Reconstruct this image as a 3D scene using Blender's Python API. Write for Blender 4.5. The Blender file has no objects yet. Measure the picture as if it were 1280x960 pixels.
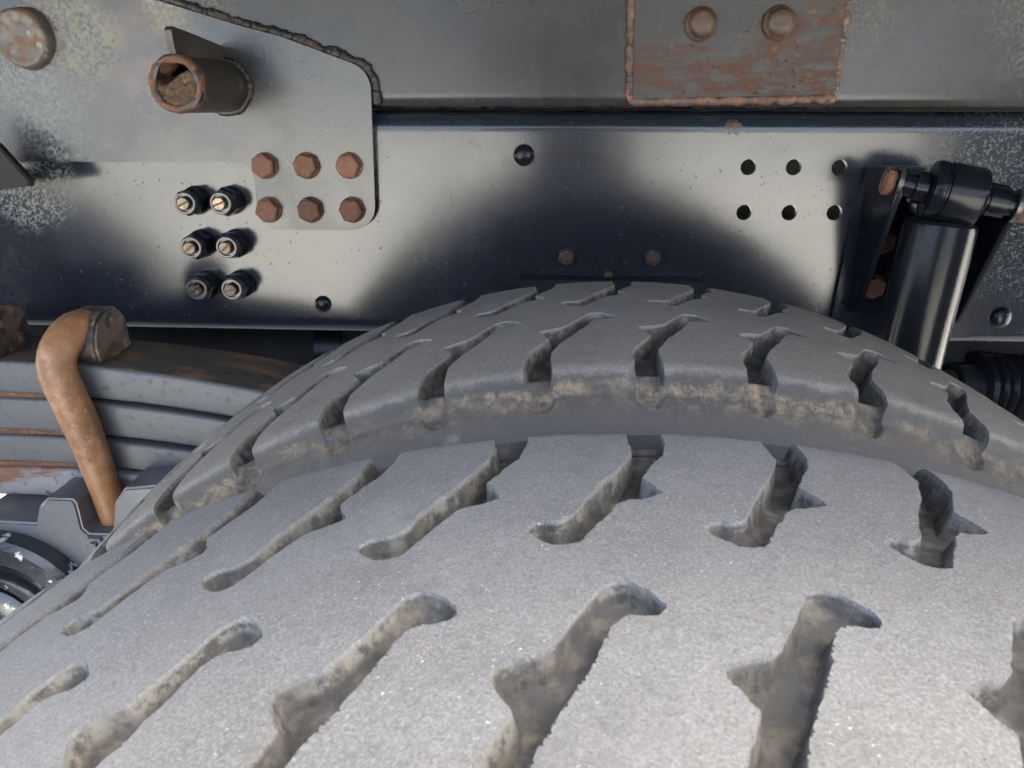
import bpy, bmesh, math, random
import numpy as np
from mathutils import Vector, Matrix, noise as mnoise

random.seed(7)
SC = bpy.context.scene
COL = SC.collection
H = 1.165                      # height of the lens above the ground

# ------------------------------------------------------------------ camera
cam_d = bpy.data.cameras.new("camera")
cam = bpy.data.objects.new("camera", cam_d)
COL.objects.link(cam)
SC.camera = cam
cam_d.sensor_width = 36.0
cam_d.lens = 27.0
cam_d.clip_start = 0.01
cam_d.clip_end = 500.0
PITCH, YAW, ROLL = 0.34962, 0.05576, 0.00197
_F = Vector((-math.sin(YAW) * math.cos(PITCH), math.cos(YAW) * math.cos(PITCH), -math.sin(PITCH)))
_R = Vector((math.cos(YAW), math.sin(YAW), 0.0))
_U = _R.cross(_F)
_R2 = _R * math.cos(ROLL) + _U * math.sin(ROLL)
_U2 = _U * math.cos(ROLL) - _R * math.sin(ROLL)
cam.matrix_world = Matrix(((_R2.x, _U2.x, -_F.x, 0.0), (_R2.y, _U2.y, -_F.y, 0.0),
                           (_R2.z, _U2.z, -_F.z, H), (0, 0, 0, 1)))
cam_d.dof.use_dof = True
cam_d.dof.focus_distance = 0.62
cam_d.dof.aperture_fstop = 36.0

# ------------------------------------------------------------------ sky, sun, exposure
SUN_EL, SUN_AZ = math.radians(55), math.radians(65)      # sun high, raking along the truck from behind its body
world = bpy.data.worlds.new("World")
SC.world = world
world.use_nodes = True
wn = world.node_tree
wn.nodes.clear()
sky = wn.nodes.new("ShaderNodeTexSky")
sky.sky_type = 'NISHITA'
sky.sun_disc = False
sky.sun_elevation = SUN_EL
sky.sun_rotation = SUN_AZ
sky.air_density = 0.35
sky.dust_density = 5.0
sky.ozone_density = 0.3
bgn = wn.nodes.new("ShaderNodeBackground")
bgn.inputs["Strength"].default_value = 0.15
wo = wn.nodes.new("ShaderNodeOutputWorld")
wn.links.new(sky.outputs[0], bgn.inputs[0])
wn.links.new(bgn.outputs[0], wo.inputs[0])
sun_d = bpy.data.lights.new("sun", 'SUN')
sun_d.energy = 3.0
sun_d.angle = math.radians(0.53)
sun_d.color = (1.0, 0.97, 0.93)
sun = bpy.data.objects.new("sun", sun_d)
COL.objects.link(sun)
_sd = Vector((math.sin(SUN_AZ) * math.cos(SUN_EL), math.cos(SUN_AZ) * math.cos(SUN_EL), math.sin(SUN_EL)))
sun.rotation_euler = _sd.to_track_quat('Z', 'Y').to_euler()
sun.location = _sd * 20
vs = SC.view_settings
vs.view_transform = 'Standard'
vs.look = 'None'
vs.exposure = 4.15
vs.use_white_balance = True            # the phone balanced for open shade
vs.white_balance_temperature = 7150
vs.white_balance_tint = 1.0
vs.gamma = 1.0
SC.cycles.max_bounces = 8
SC.cycles.use_denoising = True

# ------------------------------------------------------------------ material helper
def surf(name, base, rough=0.5, metal=0.0, spec=0.5, bumps=(), layers=(), vary=0.0, coords='POS', coat=0.0, rand=0.0):
    """Principled material; layers = dicts(col, rough, scale, lo, hi, spots, attr, metal) laid one over another."""
    m = bpy.data.materials.new(name)
    m.use_nodes = True
    nt = m.node_tree
    N, L = nt.nodes, nt.links
    N.clear()
    out = N.new("ShaderNodeOutputMaterial")
    bs = N.new("ShaderNodeBsdfPrincipled")
    L.new(bs.outputs[0], out.inputs[0])
    bs.inputs["Specular IOR Level"].default_value = spec
    bs.inputs["Coat Weight"].default_value = coat
    bs.inputs["Coat Roughness"].default_value = 0.12
    if coords == 'POS':
        co = N.new("ShaderNodeNewGeometry").outputs["Position"]
    else:
        co = N.new("ShaderNodeTexCoord").outputs["Object"]

    def nz(scale, detail=4.0, rg=0.55, stretch=None):
        n = N.new("ShaderNodeTexNoise")
        n.inputs["Scale"].default_value = scale
        n.inputs["Detail"].default_value = detail
        n.inputs["Roughness"].default_value = rg
        if stretch:
            mp = N.new("ShaderNodeMapping")
            mp.inputs["Scale"].default_value = stretch
            L.new(co, mp.inputs["Vector"])
            L.new(mp.outputs[0], n.inputs["Vector"])
        else:
            L.new(co, n.inputs["Vector"])
        return n.outputs["Fac"]

    def ramp(v, lo, hi):
        r = N.new("ShaderNodeMapRange")
        r.interpolation_type = 'SMOOTHSTEP'
        r.inputs["From Min"].default_value = lo
        r.inputs["From Max"].default_value = hi
        L.new(v, r.inputs["Value"])
        return r.outputs[0]

    def math_(op, a, b):
        n = N.new("ShaderNodeMath")
        n.operation = op
        for i, x in enumerate((a, b)):
            if isinstance(x, (int, float)):
                n.inputs[i].default_value = x
            else:
                L.new(x, n.inputs[i])
        return n.outputs[0]

    def mixc(f, a, b):
        n = N.new("ShaderNodeMix")
        n.data_type = 'RGBA'
        L.new(f, n.inputs[0])
        for i, x in ((6, a), (7, b)):
            if isinstance(x, tuple):
                n.inputs[i].default_value = (*x, 1)
            else:
                L.new(x, n.inputs[i])
        return n.outputs[2]

    def mixf(f, a, b):
        n = N.new("ShaderNodeMix")
        L.new(f, n.inputs[0])
        for i, x in ((2, a), (3, b)):
            if isinstance(x, (int, float)):
                n.inputs[i].default_value = x
            else:
                L.new(x, n.inputs[i])
        return n.outputs[0]

    c = tuple(base)
    if vary:
        lo = tuple(max(0, x * (1 - vary)) for x in base)
        hi = tuple(x * (1 + vary) for x in base)
        c = mixc(ramp(nz(9.0, 5.0, 0.6), 0.3, 0.7), lo, hi)
    r = rough
    mt = metal
    for ly in layers:
        f = ramp(nz(ly.get('scale', 30), ly.get('detail', 5.0), ly.get('rg', 0.6), ly.get('stretch')), ly.get('lo', .5), ly.get('hi', .6))
        if ly.get('m2'):
            f = math_('MULTIPLY', f, ramp(nz(ly['m2'][0], 4.0, 0.6), ly['m2'][1], ly['m2'][2]))
        if ly.get('attr'):
            an, lo, hi = ly['attr']
            a = N.new("ShaderNodeAttribute")
            a.attribute_name = an
            av = math_('ADD', a.outputs["Fac"], math_('MULTIPLY', math_('SUBTRACT', nz(ly.get('ascale', 60), 5.0, 0.65), 0.5), ly.get('anoise', 0.0)))
            g = ramp(av, lo, hi)
            if ly.get('attr2'):
                g = math_('MULTIPLY', g, ramp(av, ly['attr2'][0], ly['attr2'][1]))
            f = math_('MULTIPLY', f, g)
        if ly.get('spots'):
            tot = None
            nn = math_('MULTIPLY', math_('SUBTRACT', nz(ly.get('sscale', 28), 5.0, 0.65), 0.5), ly.get('snoise', 0.06))
            for (cx, cy, cz, rad) in ly['spots']:
                d = N.new("ShaderNodeVectorMath")
                d.operation = 'DISTANCE'
                L.new(co, d.inputs[0])
                d.inputs[1].default_value = (cx, cy, cz)
                g = ramp(math_('ADD', d.outputs["Value"], nn), rad, rad * ly.get('soft', 0.45))
                tot = g if tot is None else math_('MAXIMUM', tot, g)
            f = math_('MULTIPLY', f, tot)
        if ly.get('amount'):
            f = math_('MULTIPLY', f, ly['amount'])
        if 'col' in ly:
            c = mixc(f, c, ly['col'])
        if 'rough' in ly:
            r = mixf(f, r, ly['rough'])
        if 'metal' in ly:
            mt = mixf(f, mt, ly['metal'])
    if rand:
        oi = N.new("ShaderNodeObjectInfo")
        mr = N.new("ShaderNodeMapRange")
        mr.inputs["To Min"].default_value = 1 - rand
        mr.inputs["To Max"].default_value = 1 + rand
        L.new(oi.outputs["Random"], mr.inputs["Value"])
        hs = N.new("ShaderNodeHueSaturation")
        L.new(mr.outputs[0], hs.inputs["Value"])
        if isinstance(c, tuple):
            hs.inputs["Color"].default_value = (*c, 1)
        else:
            L.new(c, hs.inputs["Color"])
        c = hs.outputs[0]
    for sock, val in (("Base Color", c), ("Roughness", r), ("Metallic", mt)):
        if isinstance(val, tuple):
            bs.inputs[sock].default_value = (*val, 1)
        elif isinstance(val, (int, float)):
            bs.inputs[sock].default_value = val
        else:
            L.new(val, bs.inputs[sock])
    prev = None
    for b in bumps:
        bn = N.new("ShaderNodeBump")
        bn.inputs["Strength"].default_value = b[1]
        bn.inputs["Distance"].default_value = b[2]
        L.new(nz(b[0], b[3] if len(b) > 3 else 4.0, 0.6), bn.inputs["Height"])
        if prev:
            L.new(prev, bn.inputs["Normal"])
        prev = bn.outputs[0]
    if prev:
        L.new(prev, bs.inputs["Normal"])
    return m

# ------------------------------------------------------------------ object helpers
def tag(o, label=None, cat=None, group=None, kind=None):
    if label: o["label"] = label
    if cat: o["category"] = cat
    if group: o["group"] = group
    if kind: o["kind"] = kind
    return o

def thing(name, loc, label, cat, group=None):
    e = bpy.data.objects.new(name, None)
    e.empty_display_size = 0.05
    e.location = loc
    COL.objects.link(e)
    return tag(e, label, cat, group)

def world_loc(o):
    v = Vector((0, 0, 0))
    while o:
        v = v + Vector(o.location)
        o = o.parent
    return v

def link(name, me, mat, parent=None, smooth=True, origin=None):
    """mesh given in world coordinates -> object (origin shifted to its parent or to `origin`)"""
    off = world_loc(parent) if parent else Vector(origin or (0, 0, 0))
    me.transform(Matrix.Translation(-off))
    o = bpy.data.objects.new(name, me)
    if parent:
        o.parent = parent
    else:
        o.location = off
    COL.objects.link(o)
    if mat:
        me.materials.append(mat)
    if smooth:
        me.polygons.foreach_set("use_smooth", [True] * len(me.polygons))
    return o

def bm_obj(name, bm, mat, parent=None, smooth=True, angle=35, origin=None):
    bmesh.ops.recalc_face_normals(bm, faces=bm.faces[:])
    if smooth:
        for e in bm.edges:
            if len(e.link_faces) != 2 or e.calc_face_angle(0) > math.radians(angle):
                e.smooth = False
    me = bpy.data.meshes.new(name)
    bm.to_mesh(me)
    bm.free()
    return link(name, me, mat, parent, smooth, origin)

def frame(axis):
    a = Vector(axis).normalized()
    t = Vector((0, 0, 1)) if abs(a.z) < 0.9 else Vector((1, 0, 0))
    u = t.cross(a).normalized()
    return a, u, a.cross(u)

def lathe(bm, prof, center, axis, seg=32, phase=0.0, caps=True):
    """prof = [(distance along axis, radius)]"""
    a, u, w = frame(axis)
    c = Vector(center)
    rings = []
    for d, r in prof:
        ring = []
        if r < 1e-6:
            ring = [bm.verts.new(c + a * d)]
        else:
            for k in range(seg):
                t = 2 * math.pi * k / seg + phase
                ring.append(bm.verts.new(c + a * d + (u * math.cos(t) + w * math.sin(t)) * r))
        rings.append(ring)
    for A, B in zip(rings, rings[1:]):
        n = max(len(A), len(B))
        if n == 1:
            continue
        for k in range(n):
            k2 = (k + 1) % n
            vs_ = [A[k % len(A)], A[k2 % len(A)], B[k2 % len(B)], B[k % len(B)]]
            un = []
            for v in vs_:
                if v not in un:
                    un.append(v)
            if len(un) > 2:
                bm.faces.new(un)
    if caps:
        for ring in (rings[0], rings[-1]):
            if len(ring) > 2:
                bm.faces.new(ring)

def tube(bm, pts, rad, seg=16, closed_ends=True, squash=None):
    """tube swept along pts; rad = number or list"""
    pts = [Vector(p) for p in pts]
    n = len(pts)
    rads = rad if isinstance(rad, (list, tuple)) else [rad] * n
    T0 = (pts[1] - pts[0]).normalized()
    ref = Vector((0, 0, 1)) if abs(T0.z) < 0.9 else Vector((0, 1, 0))
    u = ref.cross(T0).normalized()
    rings = []
    for i, p in enumerate(pts):
        T = (pts[min(i + 1, n - 1)] - pts[max(i - 1, 0)]).normalized()
        u = (u - T * u.dot(T)).normalized()
        w = T.cross(u)
        rings.append([bm.verts.new(p + (u * math.cos(2 * math.pi * k / seg) + w * math.sin(2 * math.pi * k / seg)) * rads[i]) for k in range(seg)])
    for A, B in zip(rings, rings[1:]):
        for k in range(seg):
            bm.faces.new((A[k], A[(k + 1) % seg], B[(k + 1) % seg], B[k]))
    if closed_ends:
        bm.faces.new(rings[0])
        bm.faces.new(rings[-1])

def arc(cx, cz, r, a0, a1, n=8):
    return [(cx + r * math.cos(math.radians(a0 + (a1 - a0) * i / n)), cz + r * math.sin(math.radians(a0 + (a1 - a0) * i / n))) for i in range(n + 1)]

def plate(bm, outline, y0, y1, holes=(), bevel=0.0):
    """flat plate: outline and holes in (x, z); front face at y0, back at y1"""
    loops = [outline] + list(holes)
    fl, bl, edges = [], [], []
    for lp in loops:
        vs_ = [bm.verts.new((x, y0, z)) for x, z in lp]
        fl.append(vs_)
        for i in range(len(vs_)):
            edges.append(bm.edges.new((vs_[i], vs_[(i + 1) % len(vs_)])))
    if len(loops) > 1:
        g = bmesh.ops.triangle_fill(bm, use_beauty=True, use_dissolve=False, edges=edges)
        faces = [f for f in g["geom"] if isinstance(f, bmesh.types.BMFace)]
    else:
        faces = [bm.faces.new(fl[0])]
    vmap = {}
    for vs_ in fl:
        b = []
        for v in vs_:
            nv = bm.verts.new((v.co.x, y1, v.co.z))
            vmap[v] = nv
            b.append(nv)
        bl.append(b)
    for f in faces:
        bm.faces.new([vmap[v] for v in reversed(f.verts)])
    for A, B in zip(fl, bl):
        for i in range(len(A)):
            j = (i + 1) % len(A)
            bm.faces.new((A[i], A[j], B[j], B[i]))
    bmesh.ops.recalc_face_normals(bm, faces=bm.faces[:])
    if bevel:
        es = set(edges)
        bmesh.ops.bevel(bm, geom=[e for e in es if e.is_valid], offset=bevel, segments=2, affect='EDGES', clamp_overlap=True)

def box(bm, x0, x1, y0, y1, z0, z1, bevel=0.0):
    v = [bm.verts.new((x, y, z)) for z in (z0, z1) for y in (y0, y1) for x in (x0, x1)]
    fs = [bm.faces.new([v[i] for i in q]) for q in ((0, 1, 3, 2), (4, 6, 7, 5), (0, 4, 5, 1), (2, 3, 7, 6), (0, 2, 6, 4), (1, 5, 7, 3))]
    if bevel:
        es = list({e for f in fs for e in f.edges})
        bmesh.ops.bevel(bm, geom=es, offset=bevel, segments=2, affect='EDGES')

def circle(cx, cz, r, n=28):
    return [(cx + r * math.cos(2 * math.pi * i / n), cz + r * math.sin(2 * math.pi * i / n)) for i in range(n)]

def weld(bm, pts, r, step=0.004, lift=0.0, seed=1, rough=0.25):
    """welded bead with scalloped ripples along a polyline of 3-D points"""
    rnd = random.Random(seed)
    P = [Vector(p) for p in pts]
    path, rad = [], []
    acc = 0.0
    for A, B in zip(P, P[1:]):
        Ln = (B - A).length
        n = max(2, int(Ln / 0.0011))
        for i in range(n):
            q = A.lerp(B, i / n)
            s = acc + Ln * i / n
            ph = (s / step) % 1.0
            k = 0.93 + 0.09 * math.sqrt(max(0, 1 - (2 * ph - 1) ** 2)) + rough * (mnoise.noise(q * 90 + Vector((seed, 0, 0)))) + rough * .5 * mnoise.noise(q * 320)
            path.append(q + Vector((0.0008 * mnoise.noise(q * 140), 0.0010 * mnoise.noise(q * 110), 0.0016 * mnoise.noise(q * 75))))
            rad.append(r * k)
        acc += Ln
    path.append(P[-1])
    rad.append(r * 0.6)
    rad[0] = r * 0.6
    tube(bm, path, rad, seg=10)

# ------------------------------------------------------------------ materials
def rubber(name, t):
  c = lambda v: (v * t[0], v * t[1], v * t[2])
  return surf(name, c(.135), 0.72, spec=0.4, coords='OBJ', vary=0.12,
           bumps=((520, 0.7, 0.0006, 8), (1500, 0.5, 0.0003, 3), (60, .3, .0014, 5)),
           layers=[dict(col=c(.205), scale=1000, lo=.44, hi=.64, detail=7, rg=.65),
                   dict(col=c(.07), scale=1100, lo=.54, hi=.68, detail=5, amount=.8),
                   dict(col=c(.10), scale=230, lo=.50, hi=.68, detail=9, rg=.75, amount=.6),
                   dict(col=c(.085), scale=13, lo=.48, hi=.74, detail=10, rg=.74, amount=.6),
                   dict(col=(0.5, 0.5, 0.5), scale=700, lo=.655, hi=.69, detail=5, rg=.6, m2=(26, .40, .64)),
                   dict(col=(0.5, 0.5, 0.5), scale=230, lo=.68, hi=.71, detail=10, rg=.72, m2=(17, .46, .64)),
                   dict(col=c(.36), scale=60, lo=.62, hi=.72, detail=11, rg=.78, amount=.6),
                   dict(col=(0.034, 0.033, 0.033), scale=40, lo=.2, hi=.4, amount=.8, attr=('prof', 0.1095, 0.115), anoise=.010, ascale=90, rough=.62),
                   dict(col=c(.050), scale=70, lo=.18, hi=.4, attr=('gdep', 0.10, 0.3), anoise=.10, ascale=170, rough=.9),  # dark rubber floor, with the grooves' deep shade painted in too
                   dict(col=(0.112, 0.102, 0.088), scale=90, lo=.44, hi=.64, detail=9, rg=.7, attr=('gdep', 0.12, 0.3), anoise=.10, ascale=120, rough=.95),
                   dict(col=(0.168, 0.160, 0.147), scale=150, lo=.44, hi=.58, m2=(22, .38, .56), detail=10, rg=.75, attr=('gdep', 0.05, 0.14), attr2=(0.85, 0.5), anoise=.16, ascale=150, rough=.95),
                   dict(col=(0.115, 0.097, 0.075), scale=60, lo=.30, hi=.7, detail=9, rg=.7, amount=.5, attr=('prof', 0.114, 0.122), attr2=(0.156, 0.126), anoise=.016, ascale=60, rough=.95),
                   dict(col=(0.26, 0.20, 0.135), scale=120, lo=.42, hi=.62, detail=11, rg=.78, m2=(14, .34, .56), attr=('prof', 0.116, 0.121), attr2=(0.142, 0.120), anoise=.028, ascale=34, rough=.95)])
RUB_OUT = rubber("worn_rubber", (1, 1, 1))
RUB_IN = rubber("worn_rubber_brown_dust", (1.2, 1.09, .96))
SIDE = surf("sidewall_rubber", (0.022, 0.022, 0.022), 0.55, spec=0.4, coords='OBJ', vary=0.3,
            bumps=((120, 0.2, 0.001, 4),), layers=[dict(col=(0.12, 0.105, 0.085), scale=35, lo=.52, hi=.8, amount=.6, rough=.9)])
NAVY = surf("navy_black_paint", (0.011, 0.014, 0.021), 0.16, spec=0.6, vary=0.15,
            bumps=((700, 0.035, 0.0006, 2), (14, 0.04, 0.004, 2)),
            layers=[dict(rough=.23, scale=6, lo=.35, hi=.75),
                    dict(col=(0.07, 0.066, 0.06), rough=.5, scale=300, lo=.68, hi=.74, detail=3, amount=.04), dict(col=(0.03, 0.029, 0.028), rough=.6, scale=230, lo=.70, hi=.735, detail=2), dict(col=(.03, .03, .029), rough=.34, scale=9, lo=.56, hi=.74, detail=10, rg=.75, amount=.5),
                    dict(col=(0.17, 0.165, 0.14), rough=.9, scale=300, lo=.45, hi=.6, detail=8, rg=.7, spots=[(-.634, .914, 1.075, .07)], snoise=.05, amount=.6),
                    dict(col=(0.05, 0.056, 0.054), rough=.6, scale=330, lo=.5, hi=.68, detail=8, spots=[(.55, .914, 1.09, .17)], snoise=.1),
                    dict(col=(0.09, 0.05, 0.035), rough=.8, scale=160, lo=.42, hi=.55, spots=[(.196, .914, 1.141, .011)], snoise=.012)])
DULL = surf("dusty_black_paint", (0.024, 0.024, 0.025), 0.25, spec=0.36, vary=0.15,
            bumps=((420, 0.14, 0.0006, 3), (60, 0.04, 0.002, 3)),
            layers=[dict(col=(0.033, 0.033, 0.033), rough=.36, scale=12, lo=.35, hi=.9),
                    dict(col=(0.016, 0.017, 0.019), rough=.3, scale=120, lo=.5, hi=.8, detail=10, rg=.75, amount=.5),
                    dict(col=(0.13, 0.12, 0.095), rough=.9, scale=260, lo=.46, hi=.66, detail=8,
                         spots=[(.52, .914, 1.255, .09), (.315, .914, 1.245, .04), (-.40, .914, 1.285, .05)], snoise=.08, amount=.55)])
GUSS = surf("dusty_plate_paint", (0.015, 0.017, 0.021), 0.22, spec=0.6, vary=0.15,
            bumps=((420, 0.20, 0.0006, 3), (30, 0.05, 0.003, 3)),
            layers=[dict(col=(0.024, 0.025, 0.027), rough=.34, scale=14, lo=.4, hi=.7), dict(col=(0.012, 0.012, 0.013), rough=.5, scale=11, lo=.52, hi=.72, detail=9, rg=.7, amount=.5),
                    dict(col=(0.12, 0.085, 0.08), rough=.5, scale=20, lo=.4, hi=.6, spots=[(-.46, .9, 1.215, .07)], amount=.5),
                    dict(col=(0.165, 0.158, 0.125), rough=.92, scale=260, lo=.42, hi=.58, detail=8, rg=.7, spots=[(-.535, .9, 1.232, .062), (-.43, .9, 1.262, .04)], snoise=.06),
                    dict(col=(0.15, 0.16, 0.155), rough=.9, scale=260, lo=.43, hi=.62, detail=8, rg=.7, spots=[(-.585, .9, 1.155, .06), (-.61, .9, 1.19, .07), (-.57, .9, 1.12, .04)], snoise=.06)])
RUST = surf("rusted_steel", (0.105, 0.05, 0.03), 0.85, spec=0.3, vary=0.3,
            bumps=((300, 0.5, 0.001, 5),),
            layers=[dict(col=(0.19, 0.095, 0.05), scale=140, lo=.5, hi=.68), dict(col=(0.05, 0.03, 0.024), scale=110, lo=.6, hi=.74)])
BOLTR = surf("bolt_rust", (0.105, 0.050, 0.030), 0.8, rand=.35, spec=0.3, vary=0.2, bumps=((500, 0.4, 0.0006, 4),),
             layers=[dict(col=(0.15, 0.08, 0.055), scale=260, lo=.5, hi=.7), dict(col=(0.06, 0.035, 0.028), scale=150, lo=.62, hi=.76)])
NUTM = surf("dull_brown_steel", (0.05, 0.030, 0.020), 0.55, spec=0.5, vary=0.3, bumps=((300, 0.5, 0.0008, 5),),
             layers=[dict(col=(0.10, 0.052, 0.028), scale=150, lo=.5, hi=.66, rough=.85), dict(col=(.03, .03, .03), scale=100, lo=.56, hi=.7, rough=.35)])
UBOLT = surf("orange_rust", (0.20, 0.09, 0.038), 0.46, spec=0.5, vary=0.25, bumps=((160, 0.5, 0.0012, 5), (600, .3, .0005, 3)),
             layers=[dict(col=(0.31, 0.185, 0.10), scale=75, lo=.46, hi=.68, detail=9, rg=.7), dict(col=(0.09, 0.034, 0.016), scale=150, lo=.52, hi=.68, detail=10, rg=.75, rough=.8), dict(col=(0.42, 0.28, 0.16), scale=300, lo=.62, hi=.7)])
BLACK = surf("gloss_black", (0.007, 0.008, 0.011), 0.2, spec=0.19, bumps=((220, 0.16, 0.0008, 4), (30, .05, .003, 2)))
STUD = surf("bare_stud_steel", (0.09, 0.075, 0.06), 0.3, rand=.6, metal=1.0, vary=.2, bumps=((400, .25, .0005, 3),),
            layers=[dict(col=(0.42, 0.22, 0.11), metal=.4, rough=.6, scale=160, lo=.52, hi=.64)])
RING = surf("collar_zinc", (0.07, 0.072, 0.072), 0.3, metal=0.6, bumps=((300, .2, .0005, 3),))
GREY = surf("grey_spring_paint", (0.074, 0.078, 0.086), 0.46, spec=0.5, vary=0.12, bumps=((120, 0.2, 0.001, 4),),
            layers=[dict(col=(0.06, 0.064, 0.07), scale=18, lo=.45, hi=.7, rough=.4),
                    dict(col=(0.15, 0.075, 0.045), scale=45, lo=.63, hi=.74, rough=.85), dict(col=(0.05, 0.045, 0.04), scale=120, lo=.55, hi=.7, detail=8, rough=.8, amount=.7)])
GREYR = surf("rusty_leaf_paint", (0.15, 0.155, 0.17), 0.55, spec=0.4, vary=0.2, bumps=((140, 0.35, 0.001, 5),),
             layers=[dict(col=(0.13, 0.065, 0.042), scale=26, lo=.44, hi=.56, rough=.88, stretch=(.4, 1, 1.4)), dict(col=(0.09, .05, .035), scale=70, lo=.58, hi=.7, rough=.9)])
LTOP = surf("leaf_top_grime", (0.075, 0.062, 0.05), 0.7, spec=0.35, vary=0.2, bumps=((160, 0.4, 0.001, 5),),
            layers=[dict(col=(0.19, 0.105, 0.055), scale=40, lo=.52, hi=.66, rough=.9, stretch=(.5, 1, 1)), dict(col=(0.03, .03, .032), scale=60, lo=.6, hi=.7)])
CAST = surf("grey_casting_paint", (0.085, 0.09, 0.10), 0.34, spec=0.6, vary=0.15, bumps=((110, 0.35, 0.0015, 5),),
            layers=[dict(col=(0.09, 0.10, 0.118), scale=22, lo=.5, hi=.68, rough=.28), dict(col=(0.24, 0.12, 0.075), scale=70, lo=.68, hi=.74, rough=.8)])
HUBM = surf("chipped_black_paint", (0.014, 0.018, 0.024), 0.22, spec=0.8, vary=0.2, bumps=((120, 0.3, 0.0015, 4),),
            layers=[dict(col=(0.50, 0.52, 0.53), scale=50, lo=.62, hi=.65, rough=.5), dict(col=(0.30, 0.15, 0.08), scale=60, lo=.66, hi=.72, rough=.85)])
PATCH = surf("flaking_patch_paint", (0.030, 0.031, 0.031), 0.42, spec=0.32, vary=0.15, bumps=((200, 0.35, 0.001, 5), (40, .15, .002, 3)),
             layers=[dict(col=(0.07, 0.035, 0.024), rough=.85, scale=60, lo=.43, hi=.58, detail=11, rg=.78, stretch=(.5, 1, 1.4),
                          spots=[(.26, .9, 1.185, .085), (.285, .9, 1.215, .07), (.13, .9, 1.178, .06), (.20, .9, 1.175, .06), (.095, .9, 1.20, .035)], snoise=.06),
                     dict(col=(0.13, 0.062, 0.04), rough=.85, scale=110, lo=.6, hi=.68, detail=9, amount=.8, spots=[(.2, .9, 1.17, .14), (.29, .9, 1.22, .08)]), dict(col=(0.02, 0.016, 0.014), rough=.8, scale=150, lo=.6, hi=.68, detail=9, spots=[(.2, .9, 1.17, .14), (.29, .9, 1.22, .08)])])
WELDM = surf("rusty_weld", (0.075, 0.044, 0.032), 0.62, spec=0.5, vary=0.35, bumps=((350, 0.5, 0.0008, 4),),
             layers=[dict(col=(0.17, 0.085, 0.05), scale=90, lo=.52, hi=.64, rough=.85), dict(col=(0.045, 0.04, 0.038), scale=60, lo=.55, hi=.66, rough=.35)])
WELDB = surf("dark_weld", (0.016, 0.014, 0.013), 0.5, spec=0.5, vary=0.35, bumps=((350, 0.5, 0.0008, 4),),
             layers=[dict(col=(0.045, 0.03, 0.023), scale=70, lo=.52, hi=.66, rough=.8)])
PIPE = surf("grimy_pipe", (0.018, 0.015, 0.013), 0.5, spec=0.5, vary=0.3, bumps=((150, 0.4, 0.001, 5),),
            layers=[dict(col=(0.06, 0.042, 0.03), scale=45, lo=.5, hi=.66, rough=.85, stretch=(1, 2.5, 1))])
MUD = surf("dried_mud", (0.085, 0.057, 0.036), 0.95, spec=0.2, vary=0.3, bumps=((220, 0.8, 0.002, 5),),
           layers=[dict(col=(0.19, 0.135, 0.08), scale=120, lo=.56, hi=.68), dict(col=(0.05, .032, .02), scale=90, lo=.58, hi=.7)])
DARKM = surf("dark_underbody", (0.010, 0.011, 0.012), 0.55, spec=0.2, vary=0.3, bumps=((80, .3, .002, 4),),
             layers=[dict(col=(.03, .026, .022), scale=20, lo=.52, hi=.75, rough=.9)])
GROUNDM = surf("pale_concrete", (0.375, 0.38, 0.385), 0.9, spec=0.2, vary=0.15, bumps=((60, .3, .003, 5),),
               layers=[dict(col=(.29, .293, .296), scale=1.2, lo=.45, hi=.7)])

D = 0.9144            # depth of the chassis web in front of the lens

# ------------------------------------------------------------------ ground
bm = bmesh.new()
n = 8
box(bm, -150, 150, -150, 150, -0.3, 0.0)
tag(bm_obj("ground", bm, GROUNDM), kind="structure")

# ------------------------------------------------------------------ tyres
D_RAIL = 0.9144
GROOVE = [(39.9, 122), (39.6, 112), (39.8, 100), (40.2, 85), (33.2, 67), (26, 53.5), (20.5, 42), (15.8, 30.5), (13, 27), (10, 25.6), (6, 26), (2.5, 25.2),
          (0, 22), (1.2, 19), (4, 15), (8.5, 11), (13, 10), (17.5, 12), (24.5, 24.5), (31, 36), (34.5, 39.8), (40, 41), (47.3, 44.6), (47.4, 47), (45, 52.5),
          (41.4, 58.5), (47, 70.5), (52.6, 81), (55, 94), (55.3, 112), (54.2, 122)]
CIRC = (47.2, 127, 9.0)
PROFILE = [(0, 520), (30, 519.66), (60, 518.6), (85, 517.3), (100, 516.2), (106, 515.4), (110, 513.9), (112.6, 511), (113.8, 507), (114.6, 503.5),
           (116.4, 501.2), (120, 499.3), (126, 494.5), (131, 488), (136, 477), (140.5, 458), (143.5, 430), (144, 400), (141, 368), (132, 335), (118, 308), (104, 292), (92, 287)]

def profile_curve():
    P = np.array(PROFILE, float)
    P = np.vstack([P[1] * [-1, 1], P])
    out = []
    for i in range(1, len(P) - 2):
        p0, p1, p2, p3 = P[i - 1], P[i], P[i + 1], P[i + 2]
        for t in np.linspace(0, 1, 24, endpoint=False):
            # centripetal-free Catmull-Rom with limited tangents
            m1 = (p2 - p0) / 2 * min(1, 2 * np.linalg.norm(p2 - p1) / (np.linalg.norm(p2 - p0) + 1e-9))
            m2 = (p3 - p1) / 2 * min(1, 2 * np.linalg.norm(p2 - p1) / (np.linalg.norm(p3 - p1) + 1e-9))
            h = (2 * t**3 - 3 * t**2 + 1, t**3 - 2 * t**2 + t, -2 * t**3 + 3 * t**2, t**3 - t**2)
            out.append(h[0] * p1 + h[1] * m1 + h[2] * p2 + h[3] * m2)
    out.append(P[-2])
    out = np.array(out)
    L = np.concatenate([[0], np.cumsum(np.linalg.norm(np.diff(out, axis=0), axis=1))])
    return out, L

PC, PL = profile_curve()

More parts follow.
